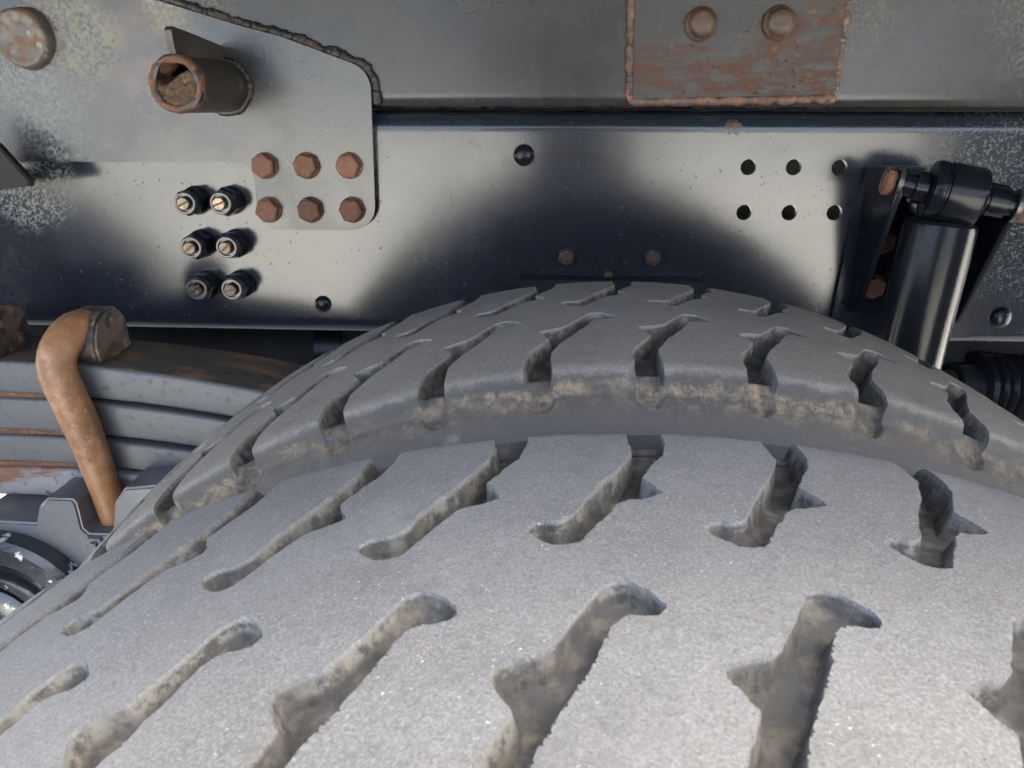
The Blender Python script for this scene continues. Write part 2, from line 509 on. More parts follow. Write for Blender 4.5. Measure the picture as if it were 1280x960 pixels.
def prof_at(u):
    """profile length u (mm, signed) -> (s, r), outward normal"""
    a = np.abs(u)
    s = np.interp(a, PL, PC[:, 0]); r = np.interp(a, PL, PC[:, 1])
    s2 = np.interp(a + .6, PL, PC[:, 0]); r2 = np.interp(a + .6, PL, PC[:, 1])
    s1 = np.interp(np.maximum(a - .6, 0), PL, PC[:, 0]); r1 = np.interp(np.maximum(a - .6, 0), PL, PC[:, 1])
    ds, dr = s2 - s1, r2 - r1
    ln = np.hypot(ds, dr) + 1e-12
    sg = np.where(u < 0, -1, 1)
    return s * sg, r, (-dr / ln) * sg, ds / ln

def vnoise(x, y, seed):
    """cheap smooth 2-D value noise"""
    rs = np.random.RandomState(seed)
    T = rs.rand(256, 256)
    xi = np.floor(x).astype(int); yi = np.floor(y).astype(int)
    fx = x - xi; fy = y - yi
    fx = fx * fx * (3 - 2 * fx); fy = fy * fy * (3 - 2 * fy)
    g = lambda a, b: T[a % 256, b % 256]
    return (g(xi, yi) * (1 - fx) + g(xi + 1, yi) * fx) * (1 - fy) + (g(xi, yi + 1) * (1 - fx) + g(xi + 1, yi + 1) * fx) * fy - 0.5

def sd_poly(px, py, poly):
    d = np.full(px.shape, 1e9)
    inside = np.zeros(px.shape, bool)
    n = len(poly)
    for i in range(n):
        ax, ay = poly[i]; bx, by = poly[(i + 1) % n]
        ex, ey = bx - ax, by - ay
        t = np.clip(((px - ax) * ex + (py - ay) * ey) / (ex * ex + ey * ey), 0, 1)
        d = np.minimum(d, np.hypot(px - ax - t * ex, py - ay - t * ey))
        if ay != by:
            c = ((ay > py) != (by > py)) & (px < (bx - ax) * (py - ay) / (by - ay) + ax)
            inside ^= c
    return np.where(inside, -d, d)

def groove_sd(X, Uc, pitch, x_far, x_near, kx, half):
    """signed distance (mm) to the far or near row of grooves"""
    if half > 0:
        x, u = X - x_far, Uc
    else:
        x, u = -(X - x_near), -Uc
    x = (x - 27 + pitch / 2) % pitch + 27 - pitch / 2        # one pitch centred on the groove
    best = np.full(X.shape, 1e9)
    bestc = np.full(X.shape, 1e9)
    poly = [(a * kx, b) for a, b in GROOVE]
    for sh in (-pitch, 0, pitch):
        best = np.minimum(best, sd_poly(x + sh, u, poly))
        bestc = np.minimum(bestc, np.hypot(x + sh - CIRC[0] * kx, (u - CIRC[1])) - CIRC[2])
    return best, bestc

def make_tyre(name, label, center, ncount, ph_far, ph_near, fine, seed, group, rub):
    """center = wheel centre; fine = (theta0, theta1) of the finely meshed arc, from the top towards +X"""
    root = thing(name, center, label, "tyre", group)
    R0 = 520.0
    pitch = 2 * math.pi * R0 / ncount
    kx = pitch / 58.3
    t0, t1 = fine
    nf = int((t1 - t0) * R0 / 0.92)
    nc = int((2 * math.pi - (t1 - t0)) * R0 / 8.0)
    th = np.concatenate([np.linspace(t0, t1, nf, endpoint=False), np.linspace(t1, t0 + 2 * math.pi, nc, endpoint=False)])
    U = np.concatenate([-np.linspace(150, 0, 150, endpoint=False), np.linspace(0, 150, 151)])
    TH, UU = np.meshgrid(th, U, indexing='ij')
    X = TH * R0
    s, r, ns, nr = prof_at(UU)
    dep = np.zeros(TH.shape); rel = np.zeros(TH.shape)
    jag = 0.7 * vnoise(X / 6, UU / 6, seed) + 0.7 * vnoise(X / 2.1, UU / 2.1, seed + 1)
    SD = np.full(TH.shape, 9.0); SCC = np.full(TH.shape, 9.0)
    for half in (1, -1):
        msk = (UU * half > 2)
        sd, sc = groove_sd(X[msk], UU[msk], pitch, ph_far * R0, ph_near * R0, kx, half)
        SD[msk] = sd + jag[msk]; SCC[msk] = sc + jag[msk]
    # pull the grid points nearest to a groove edge onto that edge
    gx = np.gradient(SD, axis=0) / np.maximum(np.gradient(X, axis=0), 1e-3)
    gu = np.gradient(SD, axis=1) / np.gradient(UU, axis=1)
    g2 = np.clip(gx * gx + gu * gu, .35, 4)
    snap = (np.abs(SD) < .52) & (TH > t0 + .02) & (TH < t1 - .02)
    X = X - np.where(snap, SD * gx / g2, 0); UU = UU - np.where(snap, SD * gu / g2, 0)
    SD[snap] = 0.0
    TH = X / R0
    s, r, ns, nr = prof_at(UU)
    for half in (1, -1):
        msk = (UU * half > 2)
        u, sd, sc = UU[msk], SD[msk], SCC[msk]
        au = np.abs(u)
        full = np.interp(au, [5, 12, 26, 45, 70, 98, 110, 118, 126, 134], [4.5, 6, 7.5, 9.5, 12.5, 13.5, 10, 5, 2, 0])
        k = np.clip(-sd / 1.9, 0, 1) ** 0.8
        d1 = full * k
        kc = np.clip(-sc / 3.0, 0, 1)
        d2 = 4.0 * kc * kc * (3 - 2 * kc) * np.clip((142 - au) / 8, 0, 1)
        dd = np.maximum(d1, d2)
        dep[msk] = np.maximum(dep[msk], dd)
        rel[msk] = np.maximum(rel[msk], np.maximum(k, np.where(au > 110, kc, 0)))
    # uneven bottoms and worn block faces
    dep += np.clip((rel - .75) / .25, 0, 1) * (1.6 * vnoise(X / 7, UU / 7, seed + 3) + 0.9 * vnoise(X / 2.5, UU / 2.5, seed + 4))
    dep += (1 - rel) * (0.35 * vnoise(X / 22, UU / 22, seed + 5) + 0.22 * vnoise(X / 6, UU / 6, seed + 6))
    s = (s - ns * dep) / 1000.0
    r = (r - nr * dep) / 1000.0
    V = np.stack([r * np.sin(TH), s, r * np.cos(TH)], -1).reshape(-1, 3)
    nt, nu = TH.shape
    i = np.arange(nt)[:, None]; j = np.arange(nu - 1)[None, :]
    i2 = (i + 1) % nt
    F = np.stack([i * nu + j, i * nu + j + 1, i2 * nu + j + 1, i2 * nu + j], -1).reshape(-1, 4)
    me = bpy.data.meshes.new("tread")
    me.vertices.add(len(V)); me.vertices.foreach_set("co", V.ravel())
    me.loops.add(F.size); me.loops.foreach_set("vertex_index", F.ravel().astype(np.int32))
    me.polygons.add(len(F)); me.polygons.foreach_set("loop_start", np.arange(0, F.size, 4, dtype=np.int32))
    me.update(calc_edges=True)
    # crease the edges of the grooves
    q = V[F]
    fn = np.cross(q[:, 2] - q[:, 0], q[:, 3] - q[:, 1])
    fn /= np.linalg.norm(fn, axis=1, keepdims=True) + 1e-12
    fn = fn.reshape(nt, nu - 1, 3)
    ev = np.empty(len(me.edges) * 2, np.int32); me.edges.foreach_get("vertices", ev)
    ev = ev.reshape(-1, 2)
    ei, ej = ev // nu, ev % nu
    same = ei[:, 0] == ei[:, 1]
    col = ei[:, 0]; row = np.minimum(ej[:, 0], ej[:, 1]).clip(0, nu - 2)
    dA = (fn[col, row] * fn[(col - 1) % nt, row]).sum(-1)
    c2 = np.where((ei[:, 0] + 1) % nt == ei[:, 1], ei[:, 0], ei[:, 1]); r2 = ej[:, 0]
    dB = (fn[c2, r2.clip(0, nu - 2)] * fn[c2, (r2 - 1).clip(0, nu - 2)]).sum(-1)
    sharp = np.where(same, dA, dB) < math.cos(math.radians(38))
    a = me.attributes.new("sharp_edge", 'BOOLEAN', 'EDGE'); a.data.foreach_set("value", sharp)
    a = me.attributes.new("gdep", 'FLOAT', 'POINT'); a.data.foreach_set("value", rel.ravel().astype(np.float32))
    a = me.attributes.new("prof", 'FLOAT', 'POINT'); a.data.foreach_set("value", (np.abs(UU) / 1000).ravel().astype(np.float32))
    me.materials.append(rub)
    me.polygons.foreach_set("use_smooth", np.ones(len(F), bool))
    o = bpy.data.objects.new("tread", me); o.parent = root; COL.objects.link(o)
    # sidewalls and rim
    for sg in (1, -1):
        bm = bmesh.new()
        uu = np.concatenate([[150], np.linspace(156, PL[-1], 26)])
        ss, rr, _, _ = prof_at(uu)
        pr = [(sg * a_ / 1000 + center[1], b_ / 1000) for a_, b_ in zip(ss, rr)]
        for q in (5, 12):
            pr[q] = (pr[q][0] + sg * .0012, pr[q][1] + .0006)
        lathe(bm, pr, (center[0], 0, center[2]), (0, 1, 0), seg=160, caps=False)
        bm_obj("sidewall", bm, SIDE, root, angle=60)
    bm = bmesh.new()
    y = center[1]
    lathe(bm, [(y - .105, .288), (y - .1, .298), (y - .094, .286), (y - .05, .275), (y + .05, .275), (y + .094, .286), (y + .1, .298), (y + .105, .288), (y + .095, .27),
               (y + .02, .262), (y + .01, .15), (y - .01, .15), (y - .02, .262), (y - .095, .27), (y - .105, .288)], (center[0], 0, center[2]), (0, 1, 0), seg=64, caps=False)
    bm_obj("wheel_rim", bm, DARKM, root, angle=40)
    return root

ZC = -0.64968 + H
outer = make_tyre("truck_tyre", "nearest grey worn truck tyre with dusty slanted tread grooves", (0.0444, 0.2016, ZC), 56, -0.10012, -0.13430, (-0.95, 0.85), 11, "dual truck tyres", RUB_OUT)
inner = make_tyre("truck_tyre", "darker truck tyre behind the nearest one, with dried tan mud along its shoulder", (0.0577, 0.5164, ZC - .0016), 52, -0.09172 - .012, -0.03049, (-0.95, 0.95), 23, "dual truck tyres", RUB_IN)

def copy_tree(o, loc, label, group):
    c = o.copy()
    COL.objects.link(c)
    c.location = loc
    tag(c, label, None, group)
    for ch in o.children:
        k = ch.copy()
        k.parent = c
        COL.objects.link(k)
    return c
copy_tree(outer, (-1.31, .2016, ZC), "tyre of the next axle mirrored darkly in the left of the rail", "tyres of the next axle")

# ------------------------------------------------------------------ lower chassis rail (pressed channel)
ZB, ZT, RB = 0.892, 1.1575, 0.020
X0, X1 = -2.2, 2.2
rail = thing("chassis_rail", (0, D + .04, ZB), "glossy black lower chassis rail with rivets and six open bolt holes", "chassis rail")
bm = bmesh.new()
HOLES = [(0.2165, 1.0983), (0.2669, 1.0985), (0.3175, 1.0983), (0.2168, 1.0478), (0.2682, 1.0480), (0.3190, 1.0484)]
plate(bm, [(X0, ZB + RB + .003), (X1, ZB + RB + .003), (X1, ZT - RB - .003), (X0, ZT - RB - .003)], D, D + .008, [circle(x, z, .0088) for x, z in HOLES])
def channel_edges(bm, zb, zt, r, y, depth, x0, x1, top=True, bottom=True):
    for (on, zc, sg) in ((top, zt - r, 1), (bottom, zb + r, -1)):
        if not on:
            continue
        pts = [(y, zc - sg * .003)] + [(y + r - r * math.cos(a), zc + sg * r * math.sin(a)) for a in [math.pi / 2 * i / 8 for i in range(9)]] + [(y + depth, zc + sg * r)]
        A = [bm.verts.new((x0, a, b)) for a, b in pts]
        B = [bm.verts.new((x1, a, b)) for a, b in pts]
        for i in range(len(pts) - 1):
            bm.faces.new((A[i], A[i + 1], B[i + 1], B[i]))
channel_edges(bm, ZB, ZT, RB, D, .085, X0, X1)
ch = bm_obj("channel", bm, NAVY, rail, angle=50)
ch.data.materials.append(DARKM)
for p in ch.data.polygons:                     # shade painted into the hole walls with a dark material
    c = p.center + Vector(rail.location)
    if abs(p.normal.y) < .5 and any(math.hypot(c.x - x, c.z - z) < .0095 for x, z in HOLES):
        p.material_index = 1

def dome(bm, x, z, y, r, h):
    lathe(bm, [(0, r), (h * .35, r * .96), (h * .7, r * .75), (h * .93, r * .4), (h, 0)], (x, y, z), (0, -1, 0), 24, caps=False)
for (x, z, r) in ((-.0378, 1.11, .0122), (-.2858, .9315, .0105), (.5287, .9279, .0128)):
    bm = bmesh.new()
    dome(bm, x, z, D, r, r * .62)
    bm_obj("rivet", bm, BLACK, rail)
def hexnut(bm, x, z, y, r, h, ax=(0, -1, 0), ph=0.2, bore=0.0):
    pr = [(0, r), (h * .82, r), (h, r * .86)]
    if bore:
        pr += [(h, bore), (h * .3, bore), (h * .3, 0)]
        lathe(bm, pr, (x, y, z), ax, 6, ph, caps=False)
    else:
        lathe(bm, pr, (x, y, z), ax, 6, ph)
for (x, z) in ((.0136, .9949), (.1148, .9952)):
    bm = bmesh.new()
    hexnut(bm, x, z, D, .0100, .0114, ph=.35 + x * 4)
    lathe(bm, [(.009, .0058), (.0135, .0056), (.0138, .0045), (.0105, .004), (.0105, 0)], (x, D - .0024, z), (0, -1, 0), 16, caps=False)
    bm_obj("threaded_nut", bm, NUTM, rail, angle=25)
bm = bmesh.new()
hexnut(bm, .0641, .9735, D, .006, .006)
bm_obj("small_nut", bm, NUTM, rail)
# strip bolted low on the web, peeping over the tyre
bm = bmesh.new()
box(bm, -.0426, .1755, D - .028, D - .0005, .905, .9715, .002)
bm_obj("stop_plate", bm, DARKM, rail, angle=30)

# studs with thick black nuts
for i, (x, z) in enumerate(((-.4276, 1.0566), (-.3856, 1.0569), (-.4276, 1.0055), (-.3850, 1.0062), (-.4280, .9556), (-.3851, .9562))):
    bm = bmesh.new()
    ph = random.uniform(0, 1)
    lathe(bm, [(0, .0168), (.004, .0168), (.0055, .0155)], (x, D, z), (0, -1, 0), 28)
    hexnut(bm, x, z, D - .005, .0168, .0205, ph=ph)
    nut = bm_obj("stud_nut", bm, BLACK, rail, angle=25)
    bm = bmesh.new()
    lathe(bm, [(.0, .0138), (.0075, .0128), (.0085, .0118), (.0085, .0102), (.005, .0098), (.005, 0)], (x, D - .0254, z), (0, -1, 0), 28, caps=False)
    bm_obj("collar", bm, RING, nut)
    bm = bmesh.new()
    lathe(bm, [(-.002, .0078), (.0072, .0078), (.0085, .0066), (.0082, 0)], (x, D - .0304, z), (0, -1, 0), 20, caps=False)
    # screwdriver-like slot across the stud end
    st = bm_obj("stud_end", bm, STUD, nut)
    bm = bmesh.new()
    a = random.uniform(.3, 1.2) if i < 4 else random.uniform(.2, 1.0)
    ca, sa = math.cos(a), math.sin(a)
    q = [(x + ca * u - sa * w, D - .0394, z + sa * u + ca * w) for u, w in ((-.0072, -.0011), (.0072, -.0011), (.0072, .0011), (-.0072, .0011))]
    f = bm.faces.new([bm.verts.new(p) for p in q])
    g = bmesh.ops.extrude_face_region(bm, geom=[f])
    for v in g["geom"]:
        if isinstance(v, bmesh.types.BMVert):
            v.co.y += .002
    bm_obj("slot", bm, BLACK, nut, smooth=False)

# ------------------------------------------------------------------ upper subframe rail
UB, UT, RU = 1.1605, 1.40, 0.0135
upper = thing("subframe_rail", (0, D + .04, UB), "dull dusty black upper rail lying on the glossy chassis rail", "subframe rail")
bm = bmesh.new()
plate(bm, [(X0, UB + RU + .003), (X1, UB + RU + .003), (X1, UT), (X0, UT)], D, D + .008)
channel_edges(bm, UB, UT, RU, D, .085, X0, X1, top=False)
bm_obj("channel", bm, DULL, upper, angle=50)
# welded-on patch with rusty seams
PY = D - .009
bm = bmesh.new()
plate(bm, [(.0815, 1.1705), (.2970, 1.1755), (.2985, 1.345), (.075, 1.345)], PY, D - .0005, bevel=.0012)
patch = bm_obj("patch_plate", bm, PATCH, upper, angle=30)
for pts, sd_, rr in (([(.0735, D - .0022, 1.345), (.0795, D - .0022, 1.168)], 3, .0056), ([(.0770, D - .0022, 1.1675), (.30, D - .0022, 1.1715)], 5, .0054), ([(.2985, D - .0022, 1.172), (.3005, D - .0022, 1.345)], 8, .0050)):
    bm = bmesh.new()
    weld(bm, pts, rr, .0034, seed=sd_, rough=.45)
    bm_obj("weld_bead", bm, WELDM, patch, angle=180)
for (x, z) in ((.149, 1.2449), (.2297, 1.2455)):
    bm = bmesh.new()
    lathe(bm, [(0, .0175), (.0035, .0172), (.0055, .0150), (.0065, .0138), (.012, .0128), (.0145, .0105), (.0155, .005), (.0155, 0)], (x, PY, z), (0, -1, 0), 22, caps=False)
    for v in bm.verts:
        v.co += Vector((mnoise.noise(v.co * 120), mnoise.noise(v.co * 120 + Vector((5, 0, 0))), mnoise.noise(v.co * 120 + Vector((9, 0, 0))))) * .0012
    bm_obj("worn_bolt", bm, NUTM, patch, angle=60)

# ------------------------------------------------------------------ gusset plate bolted over both rails
GY = D - .0125
guss = thing("gusset_plate", (-.41, D, 1.03), "grey steel gusset plate with six rusty bolts and a pipe stub", "gusset plate")
out = [(-1.1, 1.45), (-1.1, 1.1005), (-.6245, 1.1005), (-.3660, 1.1012)] + arc(-.3665, 1.0865, .0148, 88, 5, 6) + [(-.3513, 1.0775)] + arc(-.3275, 1.0475, .0235, 180, 268, 8) + \
      [(-.3266, 1.0242), (-.2400, 1.0250)] + arc(-.2385, 1.0535, .0278, 275, 360, 8) + [(-.2078, 1.178)] + arc(-.2360, 1.180, .0282, 2, 66, 6) + [(-.3049, 1.2340), (-.3482, 1.2445), (-.4381, 1.2703), (-.6, 1.325), (-.9, 1.45)]
bm = bmesh.new()
plate(bm, out, GY, D - .0006, bevel=.0009)
bm_obj("plate", bm, GUSS, guss, angle=30)
bm = bmesh.new()
wp = [(-.90, 1.4525), (-.6, 1.3275), (-.4378, 1.2728), (-.3475, 1.2470), (-.304, 1.2366)] + arc(-.2360, 1.180, .0310, 66, 12, 6) + [(-.2045, 1.165)]
weld(bm, [(x, D - .0015, z) for x, z in wp], .0056, .0033, seed=12, rough=.55)
bm_obj("weld_bead", bm, WELDB, guss, angle=180)
for i, (x, z) in enumerate(((-.3359, 1.0976), (-.2871, 1.0979), (-.2376, 1.0982), (-.3366, 1.0476), (-.2869, 1.0481), (-.2374, 1.0485))):
    bm = bmesh.new()
    lathe(bm, [(0, .0150), (.0022, .0150), (.0034, .0138)], (x, GY, z), (0, -1, 0), 26)
    hexnut(bm, x, z, GY - .003, .0140, .0095, ph=random.uniform(0, 1))
    bm_obj("bolt", bm, BOLTR, guss, angle=25)
# pipe stub
PX, PZ, PE = -.3720, 1.1826, .782
bm = bmesh.new()
prof = [(GY - PE, .0270), (.012, .0268), (.004, .0266), (.0, .0258), (-.001, .0235), (.0, .0205), (.006, .0200), (GY - PE - .004, .0200)]
lathe(bm, prof, (PX, PE, PZ), (0, 1, 0), 36, caps=False)
for v in bm.verts:
    k = math.exp(-(v.co.y - PE) / .02)
    v.co += Vector((mnoise.noise(v.co * 70), mnoise.noise(v.co * 90 + Vector((3, 0, 0))) * 1.6, mnoise.noise(v.co * 70 + Vector((7, 0, 0))))) * .0028 * k
stub = bm_obj("pipe_stub", bm, PIPE, guss, angle=60)
bm = bmesh.new()
lathe(bm, [(.030, .0202), (.0012, .0204), (-.0014, .0222), (-.0018, .0245), (-.0002, .0266), (.006, .0274), (.0075, .0272)], (PX, PE, PZ), (0, 1, 0), 40, caps=False)
for v in bm.verts:
    v.co += Vector((mnoise.noise(v.co * 150), mnoise.noise(v.co * 190), mnoise.noise(v.co * 150 + Vector((7, 0, 0))))) * .0022
bm_obj("rusted_rim", bm, RUST, stub, angle=80)
# mud packed in the lower half of the bore
bm = bmesh.new()
g = bmesh.ops.create_grid(bm, x_segments=40, y_segments=40, size=.0205)
for v in list(bm.verts):
    x, y = v.co.x, v.co.y
    if x * x + y * y > .0203 ** 2:
        bm.verts.remove(v)
for v in bm.verts:
    x, zz = v.co.x, v.co.y
    back = 0.0012 + max(0, (zz - .0045 - .006 * math.sin(x * 120)) / .012) ** 1.3 * .05 + .0035 * mnoise.noise(Vector((x * 160, zz * 160, 2))) + .0018 * mnoise.noise(Vector((x * 420, zz * 420, 5)))
    v.co = Vector((PX + x, PE + min(back, .085), PZ + zz))
bm_obj("mud_plug", bm, MUD, stub, angle=180)
# bead where the pipe meets the plate, and the fin above it
bm = bmesh.new()
weld(bm, [(PX + .0275 * math.cos(t), GY - .001, PZ + .0275 * math.sin(t)) for t in [3.4 + 2 * math.pi * i / 40 for i in range(41)]], .0042, .005, seed=4, rough=.4)
bm_obj("weld_bead", bm, WELDB, stub, angle=180)
bm = bmesh.new()
pts = [(GY + .0005, PZ + .024), (PE + .004, PZ + .0255), (PE + .0005, PZ + .035), (PE - .001, PZ + .048), (PE + .004, PZ + .0515), (PE + .035, PZ + .049), (GY + .0005, PZ + .041)]
A = [bm.verts.new((PX - .0035, a, b)) for a, b in pts]; B = [bm.verts.new((PX + .0035, a, b)) for a, b in pts]
bm.faces.new(A); bm.faces.new(B[::-1])
for i in range(len(pts)):
    j = (i + 1) % len(pts)
    bm.faces.new((A[i], A[j], B[j], B[i]))
bm_obj("stiffener_fin", bm, PIPE, guss, angle=30)
# round welded plug
bm = bmesh.new()
lathe(bm, [(0, .0325), (.006, .0322), (.012, .0308), (.0150, .0285), (.0158, .0265), (.0148, .0235), (.0150, .012), (.0152, 0)], (-.5905, GY, 1.2320), (0, -1, 0), 40, caps=False)
for v in bm.verts:
    v.co += Vector((mnoise.noise(v.co * 60), mnoise.noise(v.co * 60 + Vector((4, 0, 0))), mnoise.noise(v.co * 60 + Vector((8, 0, 0))))) * .0022
plug = bm_obj("round_plug", bm, surf("plug_paint", (0.06, 0.055, 0.05), .45, spec=.5, vary=.2, bumps=((180, .5, .001, 5),),
       layers=[dict(col=(.09, .055, .035), scale=90, lo=.46, hi=.6, rough=.85), dict(col=(.2, .19, .17), scale=50, lo=.6, hi=.68, rough=.6)]), guss, angle=60)

# ------------------------------------------------------------------ bracket at the left edge
br = thing("frame_bracket", (-.66, .86, 1.09), "dark pointed bracket sticking in below the grey gusset plate", "bracket")
bm = bmesh.new()
plate(bm, [(-0.6537, 1.1476), (-0.6102, 1.123), (-0.5808, 1.0843), (-0.584, 1.0783), (-0.617, 1.0746), (-0.6734, 1.0716)], .842, .852, bevel=.0015)
bm_obj("plate", bm, DARKM, br, angle=30)
bm = bmesh.new()
box(bm, -.66, -.595, .8525, .9015, 1.083, 1.09, .001)
bm_obj("stay", bm, NAVY, br, angle=30)

# ------------------------------------------------------------------ leaf spring
leafs = thing("leaf_spring", (-.6, .79, .74), "stack of thick grey spring leaves curving down behind the tyre", "leaf spring")
def leaf(z1, z0, xr, mat, xl=-1.05, top=None):
    bm = bmesh.new()
    xs = np.linspace(xl, xr, 40)
    rb = .0045
    sec = []
    for (cy, cz, a0) in ((.74 + rb, -rb, 180), (.84 - rb, -rb, 90), (.84 - rb, rb - (z1 - z0), 0), (.74 + rb, rb - (z1 - z0), 270)):
        for k in range(4):
            a = math.radians(a0 - 90 * k / 3) if a0 != 270 else math.radians(270 - 90 * k / 3)
            sec.append((cy + rb * math.cos(a), cz + rb * math.sin(a)))
    rings = []
    for x in xs:
        dz = -.32 * (x + .60) ** 2
        sl = -.64 * (x + .60)
        rings.append([bm.verts.new((x - sl * b * .5, a, z1 + dz + b)) for a, b in sec])
    n_ = len(sec)
    for A, B in zip(rings, rings[1:]):
        for k in range(n_):
            bm.faces.new((A[k], A[(k + 1) % n_], B[(k + 1) % n_], B[k]))
    bm.faces.new(rings[0]); bm.faces.new(rings[-1])
    o = bm_obj("leaf", bm, mat, leafs, angle=60)
    if top:
        o.data.materials.append(top)
        for p in o.data.polygons:
            if p.normal.z > .72:
                p.material_index = 1
    return o
leaf(.9085, .8715, -.02, GREY, top=LTOP)
leaf(.8665, .8285, -.10, GREY)
leaf(.8225, .7900, -.20, GREY)
leaf(.7835, .7480, -.33, GREYR)
bm = bmesh.new()
for z_ in (.8690, .8255, .7868):
    box(bm, -.72, -.497, .744, .836, z_ - .0028, z_ + .0028)
bm_obj("rusty_liner", bm, RUST, leafs, smooth=False)

# ------------------------------------------------------------------ U-bolts and saddle blocks
def ubolt(x, label):
    u = thing("u_bolt", (x, .72, .74), label, "u-bolt")
    pts = [(x + .022, .722, .62), (x + .0205, .722, .70), (x + .016, .7215, .76), (x + .008, .7205, .82), (x - .002, .719, .875), (x - .010, .718, .893), (x - .012, .7185, .908)]
    for i in range(1, 9):
        a = math.pi / 2 * i / 8
        pts.append((x - .012 + .010 * i / 8, .7185 + .042 * (1 - math.cos(a)), .908 + .036 * math.sin(a)))
    pts += [(x - .001, .770, .942), (x - .001, .782, .936), (x - .001, .786, .925), (x - .001, .786, .80)]
    P = [Vector(p) for p in pts]
    fine = []
    for A, B in zip(P, P[1:]):
        n_ = max(1, int((B - A).length / .012))
        for i in range(n_):
            fine.append(A.lerp(B, i / n_))
    fine.append(P[-1])
    for _ in range(3):
        fine = [fine[0]] + [(a + b * 2 + c) / 4 for a, b, c in zip(fine, fine[1:], fine[2:])] + [fine[-1]]
    bm = bmesh.new()
    tube(bm, fine, [.0185 - .0045 * min(1, max(0, (.86 - p.z) / .14)) for p in fine], 20, closed_ends=False)
    bm_obj("rod", bm, UBOLT, u, angle=180)
    return u
ubolt(-.4985, "bright orange rusted u-bolt bent over the grey leaf spring")
SADM = surf("saddle_rust", (0.075, 0.052, 0.04), 0.75, spec=.4, vary=.3, bumps=((160, .5, .0012, 5),),
            layers=[dict(col=(.02, .022, .024), scale=45, lo=.46, hi=.56, detail=9, rg=.7, rough=.4), dict(col=(.22, .12, .07), scale=80, lo=.55, hi=.68, rough=.9)])
def saddle(x0, x1, label):
    bm = bmesh.new()
    sec = [(.743, .9065), (.739, .922), (.741, .936), (.748, .948), (.758, .9555), (.770, .9585), (.785, .9585), (.796, .954), (.804, .945), (.807, .930), (.807, .9065)]
    A = [bm.verts.new((x0, a, b)) for a, b in sec]; B = [bm.verts.new((x1, a, b)) for a, b in sec]
    bm.faces.new(A); bm.faces.new(B[::-1])
    for i in range(len(sec)):
        j = (i + 1) % len(sec)
        bm.faces.new((A[i], A[j], B[j], B[i]))
    bmesh.ops.recalc_face_normals(bm, faces=bm.faces[:])
    bmesh.ops.bevel(bm, geom=bm.edges[:], offset=.003, segments=2, affect='EDGES')
    bmesh.ops.subdivide_edges(bm, edges=bm.edges[:], cuts=1, use_grid_fill=True)
    for v in bm.verts:
        v.co += Vector((mnoise.noise(v.co * 50), mnoise.noise(v.co * 50 + Vector((4, 0, 0))), mnoise.noise(v.co * 50 + Vector((8, 0, 0))))) * .0016
    o = bm_obj("spring_saddle", bm, SADM, None, angle=40, origin=((x0 + x1) / 2, .79, .9065))
    tag(o, label, "saddle block", "saddle blocks under the u-bolts")
saddle(-.512, -.4765, "rusty rounded block under the bright orange u-bolt on the leaf spring")
saddle(-.690, -.5900, "dark rusty block on the leaf spring at the left edge of the photo")

# ------------------------------------------------------------------ cast spring seat and trunnion cap
seat = thing("spring_perch", (-.45, .77, .55), "grey cast spring perch with a notch holding the u-bolt foot", "spring perch")
bm = bmesh.new()
o_ = [(-.62, .745), (-.5480, .7430), (-.5400, .7640), (-.5300, .7735), (-.5020, .7735), (-.4985, .7680), (-.4975, .7380), (-.4920, .7320), (-.4680, .7320), (-.4640, .7390), (-.4570, .7700), (-.4430, .7880), (-.3780, .7960), (-.3600, .7860),
      (-.3650, .70), (-.42, .60), (-.44, .50), (-.62, .50)]
plate(bm, o_, .690, .85)
bmesh.ops.bevel(bm, geom=[e for e in bm.edges if all(abs(v.co.y - .69) < 1e-5 for v in e.verts)], offset=.0025, segments=3, affect='EDGES', clamp_overlap=True)
bm_obj("casting", bm, CAST, seat, angle=75)
bm = bmesh.new()
plate(bm, [(-.492, .729), (-.478, .729), (-.462, .62), (-.49, .60)], .682, .6895, bevel=.004)
bm_obj("rib", bm, CAST, seat, angle=40)
cap = thing("trunnion_cap", (-.598, .66, .635), "dark round hub cap with chipped paint below the leaf spring", "hub cap")
bm = bmesh.new()
lathe(bm, [(-.06, .102), (.020, .102), (.026, .096), (.027, .078), (.030, .076)], (-.594, .69, .632), (0, -1, 0), 56, caps=True)
bm_obj("disc", bm, HUBM, cap, angle=30)
bm = bmesh.new()
lathe(bm, [(.0285, .0755), (.036, .0745), (.0405, .070), (.0410, .062), (.038, .0585), (.030, .0575)], (-.594, .69, .632), (0, -1, 0), 48, caps=False)
bm_obj("raised_ring", bm, HUBM, cap, angle=40)
bm = bmesh.new()
lathe(bm, [(.029, .0560), (.0385, .0545), (.0435, .048), (.0450, .024), (.0450, 0)], (-.594, .69, .632), (0, -1, 0), 40, caps=False)
bm_obj("center_plug", bm, HUBM, cap, angle=40)

# ------------------------------------------------------------------ shock absorber and its bracket
sb = thing("shock_bracket", (.41, D, .93), "black two-eared bracket bolted to the chassis rail", "bracket")
def ear(x, pts, th=.006):
    bm = bmesh.new()
    A = [bm.verts.new((x - th / 2 + dx, a, b)) for dx, a, b in pts]; B = [bm.verts.new((x + th / 2 + dx, a, b)) for dx, a, b in pts]
    bm.faces.new(A); bm.faces.new(B[::-1])
    for i in range(len(pts)):
        j = (i + 1) % len(pts)
        bm.faces.new((A[i], A[j], B[j], B[i]))
    bmesh.ops.recalc_face_normals(bm, faces=bm.faces[:])
    bmesh.ops.bevel(bm, geom=bm.edges[:], offset=.0012, segments=2, affect='EDGES')
    return bm
ep = [(0, D - .0095, .935), (0, .880, .940), (0, .832, 1.055), (0, .822, 1.078), (0, .826, 1.092), (0, .845, 1.104), (0, D - .0095, 1.100)]
